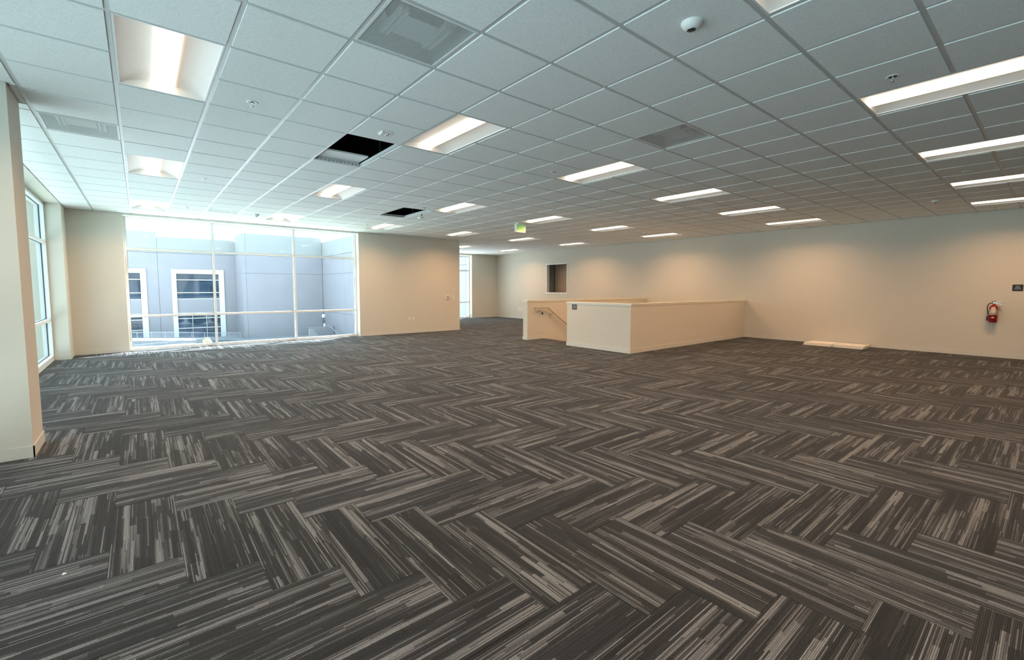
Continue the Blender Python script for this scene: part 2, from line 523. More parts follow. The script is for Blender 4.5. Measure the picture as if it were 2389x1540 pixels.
# ------------------------------------------------------------------ half walls round the stair
def half_wall(name, x0, x1, y0, y1, zbot, bases, ends):
    o = MB().mat(M['wall']).box(x0, x1, y0, y1, zbot, 1.055).build(name, kind='structure')
    c = MB().mat(M['halfcap'])
    c.box(x0 - ends[0], x1 + ends[1], y0 - ends[2], y1 + ends[3], 1.066, 1.092)
    c.build('cap', parent=o)
    a = MB().mat(M['halfcap'])
    t = .007
    a.box(x0 - (t if ends[0] else 0), x1 + (t if ends[1] else 0), y0 - (t if ends[2] else 0), y1 + (t if ends[3] else 0), 1.036, 1.0665)
    a.build('apron', parent=o)
    b_ = MB().mat(M['base'])
    for s in bases: b_.box(*s, -.004, .097)
    b_.build('baseboard', parent=o)
    return o
half_wall('wall_stair_front', 7.250, XR, 3.484, 3.660, -3.0, [(7.070, XR, 3.475, 3.484)], (0, 0, .014, .014))
half_wall('wall_stair_side', 7.070, 7.250, 3.484, 5.382, -.29, [(7.061, 7.070, 3.475, 5.391), (7.070, 7.259, 5.382, 5.391)], (.014, .014, .014, .014))
half_wall('wall_stair_back', 7.070, XR, 6.878, 7.057, -3.0, [(7.061, 7.070, 6.869, 7.066), (7.070, 7.80, 6.869, 6.878), (7.070, XR, 7.057, 7.066)], (.014, 0, .014, .014))

# staircase going down inside
st = empty('staircase', (HX0, 5.3, 0))
tag(st, 'staircase going down behind the cream half wall', 'stairs')
RIS, TRD = .172, .285
for k in range(15):
    x = HX0 + k * TRD
    b_ = MB().mat(M['stair'])
    b_.box(x - HX0, x - HX0 + TRD, HY0 - 5.29, HY1 - 5.31, -RIS * (k + 1) - .25, -RIS * (k + 1))
    o = b_.build('step', parent=st)
b_ = MB().mat(M['nosing']).box(-.03, .004, HY0 - 5.29, HY1 - 5.31, -.03, .004)
b_.build('nosing', parent=st)
MB().mat(M['stair']).box(15 * TRD, XR - HX0 - .01, HY0 - 5.29, HY1 - 5.31, -3.0, -RIS * 15).build('landing', parent=st)
MB().mat(M['wall']).box(-.15, -.01, HY0 - 5.29, HY1 - 5.31, -3.0, -.31).build('riser_wall', parent=st)

# ------------------------------------------------------------------ ceiling
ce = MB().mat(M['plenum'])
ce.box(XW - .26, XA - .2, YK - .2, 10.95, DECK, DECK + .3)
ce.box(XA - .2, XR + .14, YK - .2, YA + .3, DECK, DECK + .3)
ce.mat(M['wall'])
ce.box(XW, XL - .002, 3.478, YB, CZ - .010, CZ + .02)      # painted strip between grid and windows
ce.box(XW, XL - .002, YK, 2.976, CZ - .010, CZ + .02)
ceiling = ce.build('ceiling', kind='structure')

def room_has(u, v):
    """clipped rectangle (world) of grid cell, or None"""
    x0, x1, y0, y1 = u * S, (u + 1) * S, v * S, (v + 1) * S
    x0c, x1c = max(x0, XL), min(x1, XR)
    if x1c - x0c < .03: return []
    res = []
    ya, yb = max(y0, YK), min(y1, YB)
    if yb - ya > .03: res.append((x0c, x1c, ya, yb))
    ya, yb = max(y0, YB), min(y1, YA)
    xa = max(x0c, XA)
    if yb - ya > .03 and x1c - xa > .03: 
        if res and xa <= x0c + 1e-6 and y0 < YB: res = [(x0c, x1c, max(y0, YK), yb)]
        else: res.append((xa, x1c, ya, yb))
    return res

LIGHTS = [(u, v) for v in (-4, 2, 8, 14) for u in (-2, 2, 6, 10, 14, 18)] + [(14, 20), (18, 20)]
HOLES = [(1, 4), (1, 5), (5, 10), (5, 11)]
GRILLES = [(0, 0), (5, 0), (-3, 6), (0, 14)]
occupied = set(HOLES) | set(GRILLES)
for (u, v) in LIGHTS: occupied |= {(u, v), (u, v + 1)}

def tile_mesh(r, name='ceiling_tile', mesh=None, parent=None):
    x0, x1, y0, y1 = r
    b_ = mesh or MB()
    if not mesh: b_.mat(M['tile'])
    i = .0165
    b_.box(x0 + i, x1 - i, y0 + i, y1 - i, CZ - .006, CZ + .004)
    b_.box(x0 + .006, x1 - .006, y0 + .006, y1 - .006, CZ + .0025, CZ + .018)
    if mesh: return
    return b_.build(name, parent=parent or ceiling)

cells = []
for u in range(-4, 22):
    for v in range(-14, 26):
        if (u, v) in occupied: continue
        for r in room_has(u, v):
            if -1.893 > (r[0] + r[1]) / 2 and r[2] < 3.478 and r[3] > 2.976:
                # tile cut round the pillar head
                if r[3] > 3.478 + .05: cells.append((in_frame(((r[0] + r[1]) / 2, 3.5, CZ)) or 999, (r[0], r[1], 3.478, r[3])))
                if r[2] < 2.976 - .05: cells.append((in_frame(((r[0] + r[1]) / 2, 2.9, CZ)) or 999, (r[0], r[1], r[2], 2.976)))
                continue
            z = in_frame(((r[0] + r[1]) / 2, (r[2] + r[3]) / 2, CZ), 1.12)
            cells.append((z if z else 999, r))
cells.append((2.0, (-1.893, -3 * S, 2.976, 3.478)))
cells.sort(key=lambda t: t[0])
for _, r in cells[:300]: tile_mesh(r)
rest = MB().mat(M['tile'])
for _, r in cells[300:]: tile_mesh(r, mesh=rest)
rest.build('ceiling_tiles_beyond', parent=ceiling, kind='stuff')

def tee(b_, along, c, a, e):
    """T bar: flange + web; along 'x' or 'y', centre line c, from a to e"""
    h = .012
    if along == 'y':
        b_.box(c - h, c + h, a, e, CZ, CZ + .0012); b_.box(c - .001, c + .001, a, e, CZ + .001, CZ + .040); b_.box(c - .003, c + .003, a, e, CZ + .036, CZ + .042)
    else:
        b_.box(a, e, c - h, c + h, CZ, CZ + .0012); b_.box(a, e, c - .001, c + .001, CZ + .001, CZ + .040); b_.box(a, e, c - .003, c + .003, CZ + .036, CZ + .042)
for u in range(-3, 21):
    b_ = MB().mat(M['tee'])
    x = u * S
    tee(b_, 'y', x, YK, YA if x > XA else YB)
    b_.build('ceiling_main_tee', parent=ceiling)
blocked = set()
for (u, v) in LIGHTS: blocked.add((u, v + 1))
blocked |= {(1, 5), (5, 11)}
for v in range(-13, 26):
    b_ = MB().mat(M['tee'])
    y = v * S
    if y > YA or y < YK: continue
    for u in range(-4, 21):
        if (u, v) in blocked: continue
        xa, xb = max(u * S + .0121, XL), min((u + 1) * S - .0121, XR)
        if y > YB: xa = max(xa, XA)
        if xb - xa > .02: tee(b_, 'x', y, xa, xb)
    b_.build('ceiling_cross_tee', parent=ceiling)
# slots in the webs seen through the openings
sl = MB().mat(M['black'])
for (cx_, cy_) in ((1, 6), (5, 12)):
    for k in range(11):
        xx = cx_ * S + .05 + k * .05
        sl.box(xx, xx + (.010 if k % 3 else .016), cy_ * S - .0022, cy_ * S - .0008, CZ + .012, CZ + .024)
sl.build('web_slot', parent=ceiling, kind='stuff')
# wall angle round the perimeter
for (x0, x1, y0, y1) in ((XL - .002, XL + .022, 3.478, YB), (XL - .002, XL + .022, YK, 2.976), (XL, XA, YB - .022, YB), (XR - .022, XR, YK, YA), (XA, XR, YA - .022, YA),
                         (XA, XA + .022, YB - .02, YA), (-1.893, -1.869, 2.95, 3.50), (XL, -1.869, 3.478, 3.502), (XL, -1.869, 2.952, 2.976)):
    b_ = MB().mat(M['tee'])
    b_.box(x0, x1, y0, y1, CZ, CZ + .0015)
    if x1 - x0 < y1 - y0:
        xx = x0 if x0 < 5 and x0 > -3 else x1 - .0015
        b_.box(xx, xx + .0015, y0, y1, CZ, CZ + .024)
    else: b_.box(x0, x1, y1 - .0015, y1, CZ, CZ + .024)
    b_.build('wall_angle', parent=ceiling)

# ------------------------------------------------------------------ troffer lights
ROWN = {-10: 'row behind the camera', -4: 'row nearest the foreground', 2: 'second row back from the foreground', 8: 'third row back from the foreground', 14: 'row nearest the big window wall', 20: 'recess beyond the thermostat wall'}
COLN = {-2: 'by the left windows', 2: 'second from the left windows', 6: 'third from the left windows', 10: 'third from the right wall', 14: 'second from the right wall', 18: 'nearest the right wall'}
def make_light():
    """local origin: cell corner at ceiling plane; 1 x 2 cells"""
    root = empty('ceiling_light')
    W_, L_ = S, 2 * S
    z0 = -.002
    fl = MB().mat(M['steel_white'])
    i0, i1 = .0135, .026
    for (x0, x1, y0, y1) in ((i0, i1, i0, L_ - i0), (W_ - i1, W_ - i0, i0, L_ - i0), (i1, W_ - i1, i0, i1), (i1, W_ - i1, L_ - i1, L_ - i0)):
        fl.box(x0, x1, y0, y1, z0, .006)
    fl.build('frame', parent=root)
    # curved reflector wings
    cxm = W_ / 2
    lr = .072
    def prof(t):          # t 0 at flange, 1 at the lens
        x = i1 + t * (cxm - lr - i1)
        z = .004 + .056 * math.sin(t * 1.95)
        return x, z
    rf = MB().mat(M['reflector'])
    n = 10
    for side in (0, 1):
        v = []; f = []
        for k in range(n + 1):
            x, z = prof(k / n)
            if side: x = W_ - x
            v += [(x, i1, z), (x, L_ - i1, z)]
        for k in range(n):
            f.append((2 * k, 2 * k + 1, 2 * k + 3, 2 * k + 2) if side else (2 * k, 2 * k + 2, 2 * k + 3, 2 * k + 1))
        rf.add(v, f, True)
    rf.box(i1, W_ - i1, i1, L_ - i1, .082, .090)
    rf.build('reflector', parent=root)
    for yy in (i1, L_ - i1):
        ep = MB().mat(M['steel_white'])
        pts = [prof(k / n) for k in range(n + 1)]
        top = pts + [(W_ - x, z) for x, z in reversed(pts)]
        yo = yy + (.0015 if yy < .5 else -.0015)
        v = [(x, yy, .001) for x, z in top] + [(x, yo + (.002 if yy < .5 else -.002), z + .002) for x, z in top]
        m_ = len(top)
        ep.add(v, [(k, k + 1, m_ + k + 1, m_ + k) for k in range(m_ - 1)])
        ep.build('end_plate', parent=root)
    ln_ = MB().mat(M['lens'])
    v = []; f = []; q = 14
    for k in range(q + 1):
        a = math.pi * k / q
        x = cxm - lr * math.cos(a); z = .055 - .056 * math.sin(a) ** .8
        v += [(x, i1 + .006, z), (x, L_ - i1 - .006, z)]
    for k in range(q): f.append((2 * k, 2 * k + 2, 2 * k + 3, 2 * k + 1))
    ln_.add(v, f, True)
    ln_.add([v[2 * k] for k in range(q + 1)], [tuple(range(q + 1))]); ln_.add([v[2 * k + 1] for k in range(q + 1)], [tuple(reversed(range(q + 1)))])
    ln_.build('lens', parent=root)
    la = bpy.data.lights.new('led_strip', 'AREA'); la.shape = 'RECTANGLE'
    la.size = .10; la.size_y = L_ - 2 * i1 - .02; la.energy = LAMP_WATT; la.color = LAMP_COL; la.spread = math.radians(150)
    lo = bpy.data.objects.new('led_strip', la); C.objects.link(lo); lo.parent = root; lo.location = (cxm, L_ / 2, .0005)
    # housing so that no plenum light shows
    hs = MB().mat(M['steel_white'])
    hs.box(i0, W_ - i0, i0, L_ - i0, .092, .11)
    for (x0, x1, y0, y1) in ((i0, i0 + .003, i0, L_ - i0), (W_ - i0 - .003, W_ - i0, i0, L_ - i0), (i0, W_ - i0, i0, i0 + .003), (i0, W_ - i0, L_ - i0 - .003, L_ - i0)):
        hs.box(x0, x1, y0, y1, .006, .092)
    hs.build('housing', parent=root)
    return root
proto = None
for (u, v) in LIGHTS:
    o = make_light() if proto is None else copy_tree(proto)
    proto = proto or o
    o.location = (u * S, v * S, CZ)
    tag(o, 'lit ceiling light in the %s, %s' % (ROWN[v], COLN[u]), 'ceiling light', 'recessed ceiling lights')

# ------------------------------------------------------------------ perforated air grilles
def make_grille():
    root = empty('air_grille')
    f_ = MB().mat(M['steel_white'])
    a, b2 = .0135, .030
    for (x0, x1, y0, y1) in ((a, b2, a, S - a), (S - b2, S - a, a, S - a), (b2, S - b2, a, b2), (b2, S - b2, S - b2, S - a)):
        f_.box(x0, x1, y0, y1, -.004, .006)
    f_.build('frame', parent=root)
    p_ = MB().mat(M['perf'])
    p_.quad((b2, b2, -.001), (b2, S - b2, -.001), (S - b2, S - b2, -.001), (S - b2, b2, -.001))
    p_.build('perforated_face', parent=root)
    k_ = MB().mat(M['tee'])
    k_.box(a, S - a, a, S - a, .135, .14)
    for (x0, x1, y0, y1) in ((a, a + .002, a, S - a), (S - a - .002, S - a, a, S - a), (a, S - a, a, a + .002), (a, S - a, S - a - .002, S - a)):
        k_.box(x0, x1, y0, y1, .006, .135)
    k_.build('back_pan', parent=root)
    d_ = MB().mat(M['black'])
    d_.lathe([(0.001, .134), (.19, .134), (.19, .128), (0.001, .128)], (S / 2, S / 2, 0), 28, False)
    d_.build('duct_neck', parent=root)
    q_ = MB().mat(M['steel_white'])
    q_.box(.19, S - .19, .19, S - .19, .030, .034)
    q_.build('baffle_plate', parent=root)
    for x0 in (.125, .165, S - .18, S - .14):
        MB().mat(M['steel_white']).box(x0, x0 + .018, .15, S - .15, .022, .055).build('baffle_bar', parent=root)
    return root
GL = {(0, 0): 'large perforated air grille in the ceiling foreground with baffles behind it', (5, 0): 'grey perforated air grille right of the middle ceiling lights',
      (-3, 6): 'shaded perforated air grille beside the left windows', (0, 14): 'pale perforated air grille close to the big window'}
proto = None
for c_ in GRILLES:
    o = make_grille() if proto is None else copy_tree(proto)
    proto = proto or o
    o.location = (c_[0] * S, c_[1] * S, CZ)
    tag(o, GL[c_], 'air grille', 'perforated ceiling air grilles')

# ------------------------------------------------------------------ sprinklers, sensors
def make_sprinkler():
    root = empty('sprinkler')
    e_ = MB().mat(M['plastic'])
    e_.lathe([(.017, -.001), (.030, -.0035), (.040, -.0045), (.044, -.002), (.044, .001), (.0, .001)], (0, 0, 0), 24)
    e_.build('escutcheon', parent=root)
    r_ = MB().mat(M['black'])
    r_.lathe([(.0, -.0022), (.028, -.0030)], (0, 0, 0), 20)
    r_.build('recess', parent=root)
    h_ = MB().mat(M['chrome'])
    h_.tube([(0, 0, -.001), (0, 0, -.012)], .009, 12)
    for s in (-1, 1):
        h_.tube([(s * .009, 0, -.010), (s * .013, 0, -.020), (s * .010, 0, -.031), (0, 0, -.038)], .0022, 6)
    h_.tube([(0, 0, -.012), (0, 0, -.030)], .003, 8)
    h_.build('frame_arms', parent=root)
    d_ = MB().mat(M['chrome'])
    d_.lathe([(0, -.036), (.004, -.038), (.013, -.040), (.013, -.042), (0, -.042)], (0, 0, 0), 16)
    d_.build('deflector', parent=root)
    return root
SPR = [(-.512, 3.54, 'chrome sprinkler head between the two nearest left ceiling lights'), (-.52, 9.52, 'chrome sprinkler right of the middle left window light'),
       (-.54, 14.49, 'small sprinkler right of the farthest left window light'), (5.55, 3.54, 'sprinkler in mid ceiling left of the third nearest light'),
       (5.53, 9.59, 'sprinkler between the far open ceiling cell and a light'), (5.57, 14.51, 'far sprinkler left of the light over the thermostat wall'),
       (5.53, -2.5, 'large near sprinkler at upper right beside the long lit light'), (12.68, -2.47, 'sprinkler at right between two long ceiling lights'),
       (12.68, 3.57, 'sprinkler left of the second light from the right wall'), (12.23, 9.21, 'sprinkler right of the green exit sign'),
       (12.57, 15.49, 'distant sprinkler just beyond the end of the thermostat wall'), (19.83, -2.46, 'sprinkler at far right just above the right wall'),
       (20.0, 3.66, 'sprinkler below the light nearest the right wall'), (19.69, 9.68, 'small sprinkler near the right wall above the stair'),
       (19.37, 15.37, 'farthest sprinkler near the right wall above the interior window')]
proto = None
for (u, v, lab) in SPR:
    o = make_sprinkler() if proto is None else copy_tree(proto)
    proto = proto or o
    o.location = (u * S, v * S, CZ - .006)
    o.rotation_euler.z = random.uniform(-.6, .6)
    tag(o, lab, 'sprinkler', 'ceiling sprinklers')

def make_sensor(r, h, lens=True):
    root = empty('occupancy_sensor')
    d_ = MB().mat(M['plastic'])
    d_.lathe([(r, 0), (r, -h * .12), (r * .97, -h * .2), (r * .88, -h * .5), (r * .70, -h * .8), (r * .52, -h * .97), (r * .40, -h)], (0, 0, 0), 32)
    d_.build('dome', parent=root)
    l_ = MB().mat(M['dark_glass'])
    l_.lathe([(r * .40, -h * .99), (r * .36, -h * 1.08), (r * .22, -h * 1.16), (0.0001, -h * 1.2)], (0, 0, 0), 24)
    l_.build('lens', parent=root)
    g_ = MB().mat(M['chrome'])
    g_.lathe([(r * .43, -h * .985), (r * .42, -h * 1.04), (r * .39, -h * 1.04), (r * .39, -h * .98)], (0, 0, 0), 24)
    g_.build('lens_ring', parent=root)
    return root
for (u, v, r, h, lab) in ((2.51, -1.49, .063, .042, 'big white dome sensor with grey lens in the foreground ceiling'),
                          (16.71, -1.43, .063, .040, 'white disc sensor on the ceiling at right between long lights'),
                          (16.66, 8.66, .063, .040, 'small white disc sensor over the stair half wall'),
                          (1.5, 14.68, .060, .052, 'white cone sensor on the ceiling just before the big window'),
                          (16.5, 18.56, .063, .04, 'white disc sensor in the ceiling beyond the thermostat wall')):
    o = make_sensor(r, h)
    o.location = (u * S, v * S, CZ - .006)
    tag(o, lab, 'sensor', 'ceiling sensors')
def make_strobe(u, v, lab, rz=0):
    root = empty('alarm_strobe', (u * S, v * S, CZ - .006), rz)
    MB().mat(M['plastic']).box(-.035, .045, -.055, .055, -.012, 0).build('plate', parent=root)
    for x in (-.060, -.045):
        MB().mat(M['plastic']).box(x, x + .006, -.050, .050, -.022, 0).build('fin', parent=root)
    b_ = MB().mat(M['chrome']); b_.lathe([(.012, -.012), (.010, -.020), (0.0001, -.023)], (.012, -.02, 0), 10); b_.lathe([(.012, -.012), (.010, -.020), (0.0001, -.023)], (.012, .02, 0), 10)
    b_.build('lamp', parent=root)
    tag(root, lab, 'alarm strobe', 'ceiling alarm strobes')
make_strobe(1.51, 3.54, 'small white alarm strobe just above the near open ceiling cell')
make_strobe(6.45, 11.54, 'tiny white alarm strobe below right of the far open ceiling cell')

# loose tile and junk in the open cells
o = MB().mat(M['tile']).box(.66, 1.195, 3.31, 3.90, .0, .018).build('loose_ceiling_tile')
o.location = (0, 0, CZ + .045)
tag(o, 'pale ceiling tile pushed aside inside the near open ceiling cell', 'ceiling tile')
def duct(pts, r, lab):
    b_ = MB().mat(M['duct']); b_.tube(pts, r, 20)
    tag(b_.build('duct'), lab, 'duct')
duct([(-1, 4.9, 3.75), (9, 4.9, 3.75)], .16, 'dark round duct above the near open ceiling cell')
duct([(2, 8.6, 3.7), (9, 8.6, 3.7)], .16, 'dark round duct above the far open ceiling cell')
hw_ = MB().mat(M['duct'])
for (x, y, x2, y2) in ((1 * S, 2.44, 1.02, 2.60), (1 * S, 3.6, .75, 3.3), (2 * S, 3.0, 1.22, 3.0), (5 * S, 6.5, 3.05, 6.5), (6 * S, 6.9, 3.5, 6.9), (3.30, 6.15, 3.30, 6.15)):
    hw_.tube([(x, y, CZ + .04), (x2, y2, DECK)], .0025, 5, False)
hw_.build('hanger_wire', parent=ceiling, kind='stuff')
b_ = MB().mat(M['black']); b_.tube([(6.05 * S, 10.75 * S, CZ - .001), (6.06 * S, 10.76 * S, CZ - .05)], .012, 8)
tag(b_.build('cable_end'), 'short black cable end hanging beside the far open ceiling cell', 'cable')

# ------------------------------------------------------------------ windows
def glazing(name, x0, x1, yf, verts, z_top, z_tr=(.775, 2.287), depth=.11, fw_=.05, gm='glass', bottom=.055):
    """window in a wall of constant y. yf = room-side face of the frame"""
    root = empty(name, (x0, yf, 0)); root['kind'] = 'structure'
    X = x1 - x0
    fr = MB().mat(M['white_frame'])
    fr.box(0, fw_ * .9, 0, depth, 0, z_top + .05)
    fr.box(X - fw_ * .9, X, 0, depth, 0, z_top + .05)
    fr.box(fw_ * .9, X - fw_ * .9, 0, depth, 0, bottom)
    fr.box(fw_ * .9, X - fw_ * .9, 0, depth, z_top, z_top + .05)
    fr.build('window_frame', parent=root)
    ed = [fw_ * .9 - fw_ / 2] + [v - x0 for v in verts] + [X - fw_ * .9 + fw_ / 2]
    for v in verts:
        MB().mat(M['white_frame']).box(v - x0 - fw_ / 2, v - x0 + fw_ / 2, 0, depth, bottom, z_top).build('mullion', parent=root)
    zs = [bottom - .025] + list(z_tr) + [z_top + .025]
    for i in range(len(ed) - 1):
        a, b2 = ed[i] + fw_ / 2, ed[i + 1] - fw_ / 2
        for z in z_tr:
            MB().mat(M['white_frame']).box(a, b2, 0, depth, z - .025, z + .025).build('transom', parent=root)
        for k in range(len(zs) - 1):
            c, d = zs[k] + .025, zs[k + 1] - .025
            g = MB().mat(M[gm])
            yy = depth * .55
            g.quad((a, yy, c), (b2, yy, c), (b2, yy, d), (a, yy, d))
            g.build('pane', parent=root)
            k_ = MB().mat(M['gasket']); t = .006
            for (p0, p1, q0, q1) in ((a, a + t, c, d), (b2 - t, b2, c, d), (a + t, b2 - t, c, c + t), (a + t, b2 - t, d - t, d)):
                k_.box(p0, p1, yy - .006, yy + .006, q0, q1)
            k_.build('gasket', parent=root)
    return root
w1 = glazing('window_1', -1.372, 3.822, 10.835, (.288, 2.133), 2.985)
# casing reveal above the frame and a thin head trim
MB().mat(M['white_frame']).box(0, 5.194, -.19, .0, 2.995, 3.030).build('head_trim', parent=w1)
w3 = glazing('window_3', 7.75, 11.118, 15.68, (9.4,), 2.90, (.755, 2.255))
MB().mat(M['white_frame']).box(0, 3.368, -.19, 0, 2.96, 3.012).build('head_trim', parent=w3)
# left wall windows, turned 90 degrees: local x runs along world y
def left_window(name, y0, y1, verts, gm='glass_dim'):
    r = glazing(name, y0, y1, 0, verts, 2.975, (.79, 2.28), depth=.12, fw_=.055, bottom=.10, gm=gm)
    r.location = (XW, y0, 0)
    r.rotation_euler = (0, 0, math.radians(90))
    # sign: local +y -> world -x
    return r
left_window('window_2', 3.478, 9.98, (5.65, 7.80))
left_window('window_4', -3.7, 2.976, (-1.5, .75), 'glass_dimmer')
left_window('window_5', -8.0, -4.3, (-6.15,), 'glass_dimmer')

# interior window in the right wall
iw = empty('window_6', (XR, (RX0 + RX1) / 2, RZ0)); iw['kind'] = 'structure'
hy = (RX1 - RX0) / 2; hz = RZ1 - RZ0; t = .035
cs = MB().mat(M['white_frame'])
for (y0, y1, z0, z1) in ((-hy - .02, -hy + t * .6, .02, hz - .015), (hy - t * .6, hy + .02, .02, hz - .015), (-hy - .02, hy + .02, -.035, .02), (-hy - .02, hy + .02, hz - .015, hz + .02)):
    cs.box(-.014, .14, y0, y1, z0, z1)
cs.build('window_frame', parent=iw)
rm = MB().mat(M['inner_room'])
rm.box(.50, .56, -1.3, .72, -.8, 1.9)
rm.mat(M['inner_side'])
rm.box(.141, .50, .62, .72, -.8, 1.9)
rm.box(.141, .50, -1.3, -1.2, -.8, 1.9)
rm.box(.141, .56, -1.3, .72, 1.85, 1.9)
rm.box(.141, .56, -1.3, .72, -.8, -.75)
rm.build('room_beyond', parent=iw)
MB().mat(M['gasket']).box(.485, .499, .600, .619, -.75, 1.85).build('corner_strip', parent=iw)

# ------------------------------------------------------------------ wall fittings
def outlet(x, y, z, lab, wall='back', grp='wall outlets', kind='outlet'):
    root = empty('wall_outlet' if kind == 'outlet' else 'blank_plate')
    p = MB().mat(M['plastic']); p.box(-.036, .036, -.006, 0, -.058, .058); p.build('cover_plate', parent=root)
    if kind == 'outlet':
        for dz in (-.022, .022):
            q = MB().mat(M['plastic']); q.box(-.017, .017, -.009, -.006, dz - .014, dz + .014)
            q.mat(M['black']); q.box(-.008, -.005, -.0095, -.009, dz - .002, dz + .007); q.box(.005, .008, -.0095, -.009, dz - .002, dz + .007)
            q.build('socket', parent=root)
    else:
        MB().mat(M['base']).box(-.016, .016, -.0085, -.006, -.032, .032).build('rocker', parent=root)
    root.location = (x, y, z)
    if wall == 'right': root.rotation_euler = (0, 0, math.radians(-90))
    tag(root, lab, 'outlet' if kind == 'outlet' else 'switch', grp if kind == 'outlet' else None)
outlet(5.406, YB, .455, 'left one of two white outlets low on the thermostat wall')
outlet(5.536, YB, .452, 'right one of two white outlets low on the thermostat wall')
outlet(XR, 13.79, .45, 'left of two white outlets on the far right wall left of stair', 'right')
outlet(XR, 13.63, .45, 'right of two white outlets on the far right wall left of stair', 'right')
outlet(7.04, YB, 1.118, 'white wall switch beside the thermostat', kind='switch')
th = empty('thermostat', (6.812, YB, 1.120))
MB().mat(M['plastic']).box(-.062, .062, -.024, 0, -.058, .058).build('case', parent=th)
MB().mat(M['black']).box(-.026, .020, -.026, -.024, -.020, .026).build('display', parent=th)
tag(th, 'square white thermostat with black display near the wall end', 'thermostat')

def sign(name, loc, rot, wd, ht, lab, size):
    root = empty(name, loc); root.rotation_euler = rot
    # plate in local x (width), z (height), facing -y
    pl = MB().mat(M['sign'])
    r = .006; pts = []
    for (cx_, cz_, a0) in ((wd / 2 - r, ht / 2 - r, 0), (-wd / 2 + r, ht / 2 - r, 90), (-wd / 2 + r, -ht / 2 + r, 180), (wd / 2 - r, -ht / 2 + r, 270)):
        for k in range(4):
            a = math.radians(a0 + k * 30); pts.append((cx_ + r * math.cos(a), cz_ + r * math.sin(a)))
    n = len(pts)
    v = [(x, -.004, z) for x, z in pts] + [(x, 0, z) for x, z in pts]
    pl.add(v, [tuple(range(n))] + [(k, n + k, n + (k + 1) % n, (k + 1) % n) for k in range(n)])
    pl.build('plate', parent=root)
    text_obj('lettering', 'EXIT\nSTAIR\nDOWN', size, M['signtext'], root, (0, -.0045, .004), (math.radians(90), 0, 0), .0006, .95)
    tag(root, lab, 'sign')
sign('stair_sign', (7.0695, 5.134, .970), (0, 0, math.radians(-90)), .155, .125, 'dark square EXIT STAIR DOWN sign on the white half wall end', .031)
sign('exit_sign_plate', (XR, -1.862, 1.452), (0, 0, math.radians(-90)), .150, .132, 'dark EXIT STAIR DOWN sign on right wall above extinguisher', .027)

# hanging exit sign
ex = empty('exit_sign', (6.27, 6.26, CZ - .006))
MB().mat(M['plastic']).box(-.10, .10, -.045, .045, -.030, 0).build('canopy', parent=ex)
MB().mat(M['plastic']).box(-.155, .155, -.030, .030, -.225, -.030).build('housing', parent=ex)
MB().mat(M['exit_green']).box(-.125, .135, -.032, -.030, -.200, -.045).build('face_panel', parent=ex)
text_obj('lettering', 'EXIT', .118, M['exit_letter'], ex, (.005, -.0335, -.123), (math.radians(90), 0, 0), .001)
tag(ex, 'white box exit sign with green EXIT lettering hanging from ceiling', 'exit sign')
ex.scale = (1, 1, 1)

# handrail on the stair side of the back half wall
hr = empty('handrail', (7.33, 6.80, .885))
r_ = MB().mat(M['brass_rail'])
r_.tube([(0, .062, -.004), (0, .012, -.004), (0.012, 0, -.002), (.43, 0, .0), (.445, 0, -.006), (1.23, 0, -.52), (4.4, 0, -2.58)], .019, 12)
r_.build('rail', parent=hr)
for (x, z) in ((.17, -.002), (.62, -.125), (2.0, -1.02)):
    k_ = MB().mat(M['brass_rail'])
    k_.tube([(x, 0, z - .018), (x, .0, z - .055), (x, .05, z - .078), (x, .074, z - .078)], .007, 8)
    k_.tube([(x, .066, z - .078), (x, .0775, z - .078)], .030, 14)
    k_.build('bracket', parent=hr)
tag(hr, 'tan sloped handrail on the inner stair half wall', 'handrail')
tg = empty('rail_tag', (7.535, 6.80, .80))
t_ = MB().mat(M['blue_tag']); t_.bar((0, -.01, -.045), (.035, -.01, -.115), .050, .004, up=(0, 1, 0)); t_.build('tag', parent=tg)
MB().mat(M['gasket']).tube([(-.01, -.008, .0), (0, -.01, -.045)], .0015, 5).build('string', parent=tg)
tag(tg, 'small dark blue tag hanging from the stair handrail', 'tag')

# fire extinguisher on the right wall
fe = empty('fire_extinguisher', (XR - .085, -1.555, .735))
R_ = .064
b_ = MB().mat(M['red'])
b_.lathe([(0.0001, 0), (R_ * .9, 0), (R_, .010), (R_, .290), (R_ * .92, .320), (R_ * .66, .348), (R_ * .34, .362), (R_ * .30, .380), (0.0001, .380)], (0, 0, 0), 28)
b_.build('cylinder', parent=fe)
lb = MB().mat(M['label'])
def arc_strip(mb, r, z0, z1, a0, a1, n=10):
    v = []; f = []
    for k in range(n + 1):
        a = math.radians(a0 + (a1 - a0) * k / n)
        v += [(r * math.cos(a), r * math.sin(a), z0), (r * math.cos(a), r * math.sin(a), z1)]
    for k in range(n): f.append((2 * k, 2 * k + 2, 2 * k + 3, 2 * k + 1))
    mb.add(v, f, True)
arc_strip(lb, R_ + .0008, .155, .275, 118, 242); lb.build('label_wrap', parent=fe)
sq = MB().mat(M['signtext'])
sq.add([(-(R_ + .001), -.030, .100), (-(R_ + .0012), 0, .086), (-(R_ + .001), .030, .100), (-(R_ + .0012), 0, .116)], [(0, 1, 2, 3)]); sq.build('white_diamond', parent=fe)
tgp = MB().mat(M['paper']); tgp.box(-(R_ + .006), -(R_ + .004), -.034, .030, .195, .318); tgp.build('inspection_tag', parent=fe)
vv = MB().mat(M['chrome']); vv.lathe([(.019, .378), (.021, .40), (.016, .415), (0.0001, .42)], (0, 0, 0), 16); vv.bar((0, .015, .408), (0, -.03, .404), .024, .02); vv.build('valve', parent=fe)
hd = MB().mat(M['chrome']); hd.bar((0, -.02, .405), (0, -.105, .372), .020, .007); hd.build('carry_handle', parent=fe)
